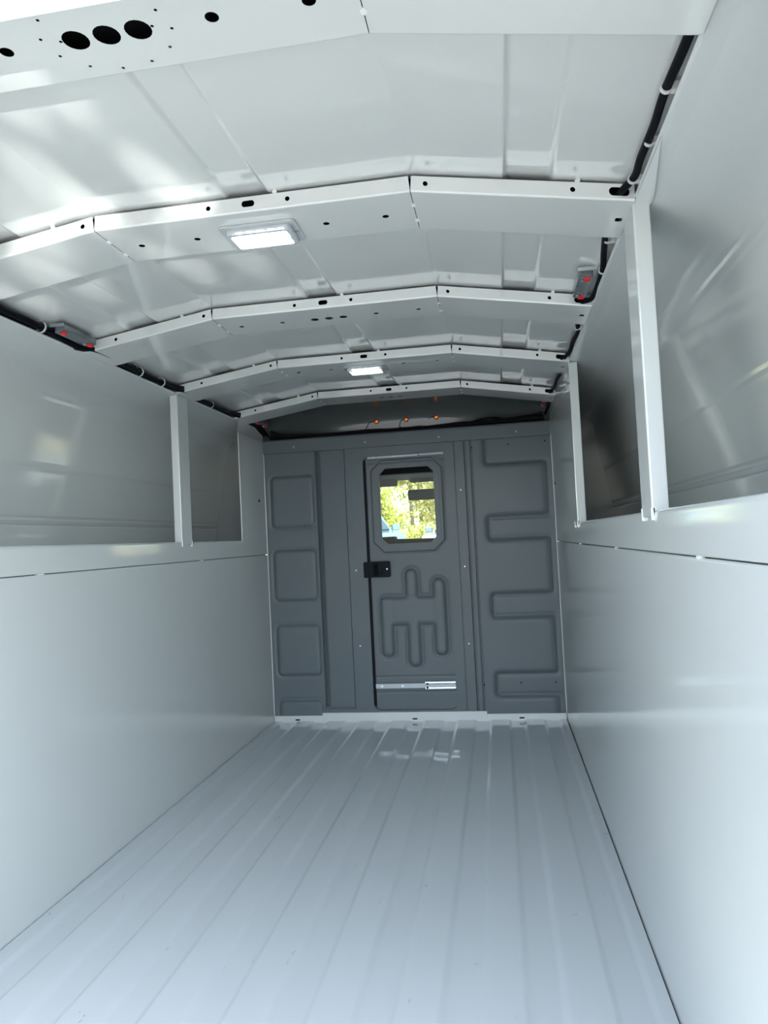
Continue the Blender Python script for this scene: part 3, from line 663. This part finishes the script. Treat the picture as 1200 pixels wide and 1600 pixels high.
vehicle('white_truck', (.0, 22.2, -.29), math.radians(-100), CARW, 'white truck seen head-on at the lower right of the window view', 'truck', hood=1.25, roof=1.85)
# shed with board siding far behind
sh = empty('shed', (-2.0, 43.5, .62)); tag(sh, 'white board-sided shed behind the trees at the right of the window view', 'building')
MB().box(-2.2, 3.2, 0, 2.5, -.3, 2.75).build('wall', SIDING, sh)
for k in range(11): MB().add([(-2.22, -.06, .25 * k), (3.22, -.06, .25 * k), (3.22, -.01, .25 * k + .235), (-2.22, -.01, .25 * k + .235), (-2.22, .01, .25 * k), (3.22, .01, .25 * k)], [(0, 1, 2, 3), (0, 1, 5, 4)]).build('siding_board', SIDING, sh)
MB().prism([(-2.5, 2.74), (3.5, 2.74), (.5, 3.5)], lambda u, v, d: (u, d, v), -.2, 2.7).build('roof', pmat('shed_roof', (.3, .32, .35), .7), sh)

def tree(name, x, y, z, h, rad, leafm, label, n=1500, cat='tree', low=.15, lf=.11):
    r = empty(name, (x, y, z)); tag(r, label, cat, 'trees and brush beyond the windscreen')
    m = MB(); m.tube([(0, 0, -.2), (.05, .02, h * .3), (-.03, 0, h * .6), (.02, .03, h * .9)], [.03 * h * .55, .02 * h * .6, .014 * h * .6, .01], 7)
    for k in range(6):
        a = random.random() * 6.28; z0 = h * (.25 + .1 * k)
        m.tube([(0, 0, z0), (rad * .4 * math.cos(a), rad * .4 * math.sin(a), z0 + h * .12), (rad * .75 * math.cos(a), rad * .75 * math.sin(a), z0 + h * .2)], [.012 * h * .5, .008 * h * .5, .004], 5)
    m.build('trunk', BARK, r, smooth=True)
    ncl = 26; cl = rng.normal(size=(ncl, 3)); cl /= np.linalg.norm(cl, axis=1)[:, None]; cl *= rng.uniform(.35, .95, (ncl, 1))
    cen = cl * np.array([rad, rad, h * (1 - low) / 2]) + np.array([0, 0, h * (low + (1 - low) / 2)])
    P = cen[rng.integers(0, ncl, n)] + rng.normal(scale=rad * .17, size=(n, 3))
    P[:, 2] = np.maximum(P[:, 2], .05)
    A = rng.normal(size=(n, 3)); A /= np.linalg.norm(A, axis=1)[:, None]; B = np.cross(A, rng.normal(size=(n, 3))); B /= np.linalg.norm(B, axis=1)[:, None]
    s = lf * rng.uniform(.6, 1.3, (n, 1))
    V = np.stack([P - A * s, P + B * s * .45, P + A * s, P - B * s * .45], 1).reshape(-1, 3)
    me = bpy.data.meshes.new('foliage'); me.from_pydata(V.tolist(), [], np.arange(4 * n).reshape(-1, 4).tolist()); me.materials.append(leafm)
    link(bpy.data.objects.new('foliage', me), r)['kind'] = 'stuff'
TR = [(-4.5, 31.5, 5.4, 1.45, LEAFY, 'thin yellow-green tree left of the middle of the window view'), (-1.4, 31.5, 5.8, 1.45, LEAFO, 'olive tree behind the rear-view mirror'),
      (1.9, 31.5, 6.2, 1.35, LEAFG, 'green tree hidden right of the window view'), (-9.2, 31.5, 6.2, 1.35, LEAFG, 'green tree farthest left beyond the windscreen'),
      (-8.6, 38, 8.5, 1.7, LEAFY, 'tall yellow-green tree far left on the grass bank'), (-3.3, 38, 8.8, 1.7, LEAFO, 'tall pale tree between the yellow-green and the olive tree'), (1.0, 38, 8.6, 1.7, LEAFY, 'tall tree in front of the shed'),
      (-5.6, 53, 12, 2.6, LEAFY, 'tallest tree, behind the shed'), (-12.5, 53, 12, 2.6, LEAFO, 'tall olive tree farthest back on the left')]
for x, y, h, rd, lm, lb in TR: tree('leafy_tree', x, y, 0 if y < 35 else (.45 if y < 45 else 1.7), h, rd, lm, lb, n=3200, low=.04, lf=.11 if y < 35 else .17)
BU = [(-4.3, 27.2, 2.0, .95, LEAFY, 'bright bush above the pale blue truck'), (-1.95, 27.2, 1.8, .95, LEAFY, 'low yellow bush between the two trucks'), (.5, 27.2, 1.7, .95, LEAFO, 'dry bush behind the white truck')]
for x, y, h, rd, lm, lb in BU: tree('bush', x, y, -.12, h, rd, lm, lb, n=1200, cat='bush', low=.0, lf=.09)
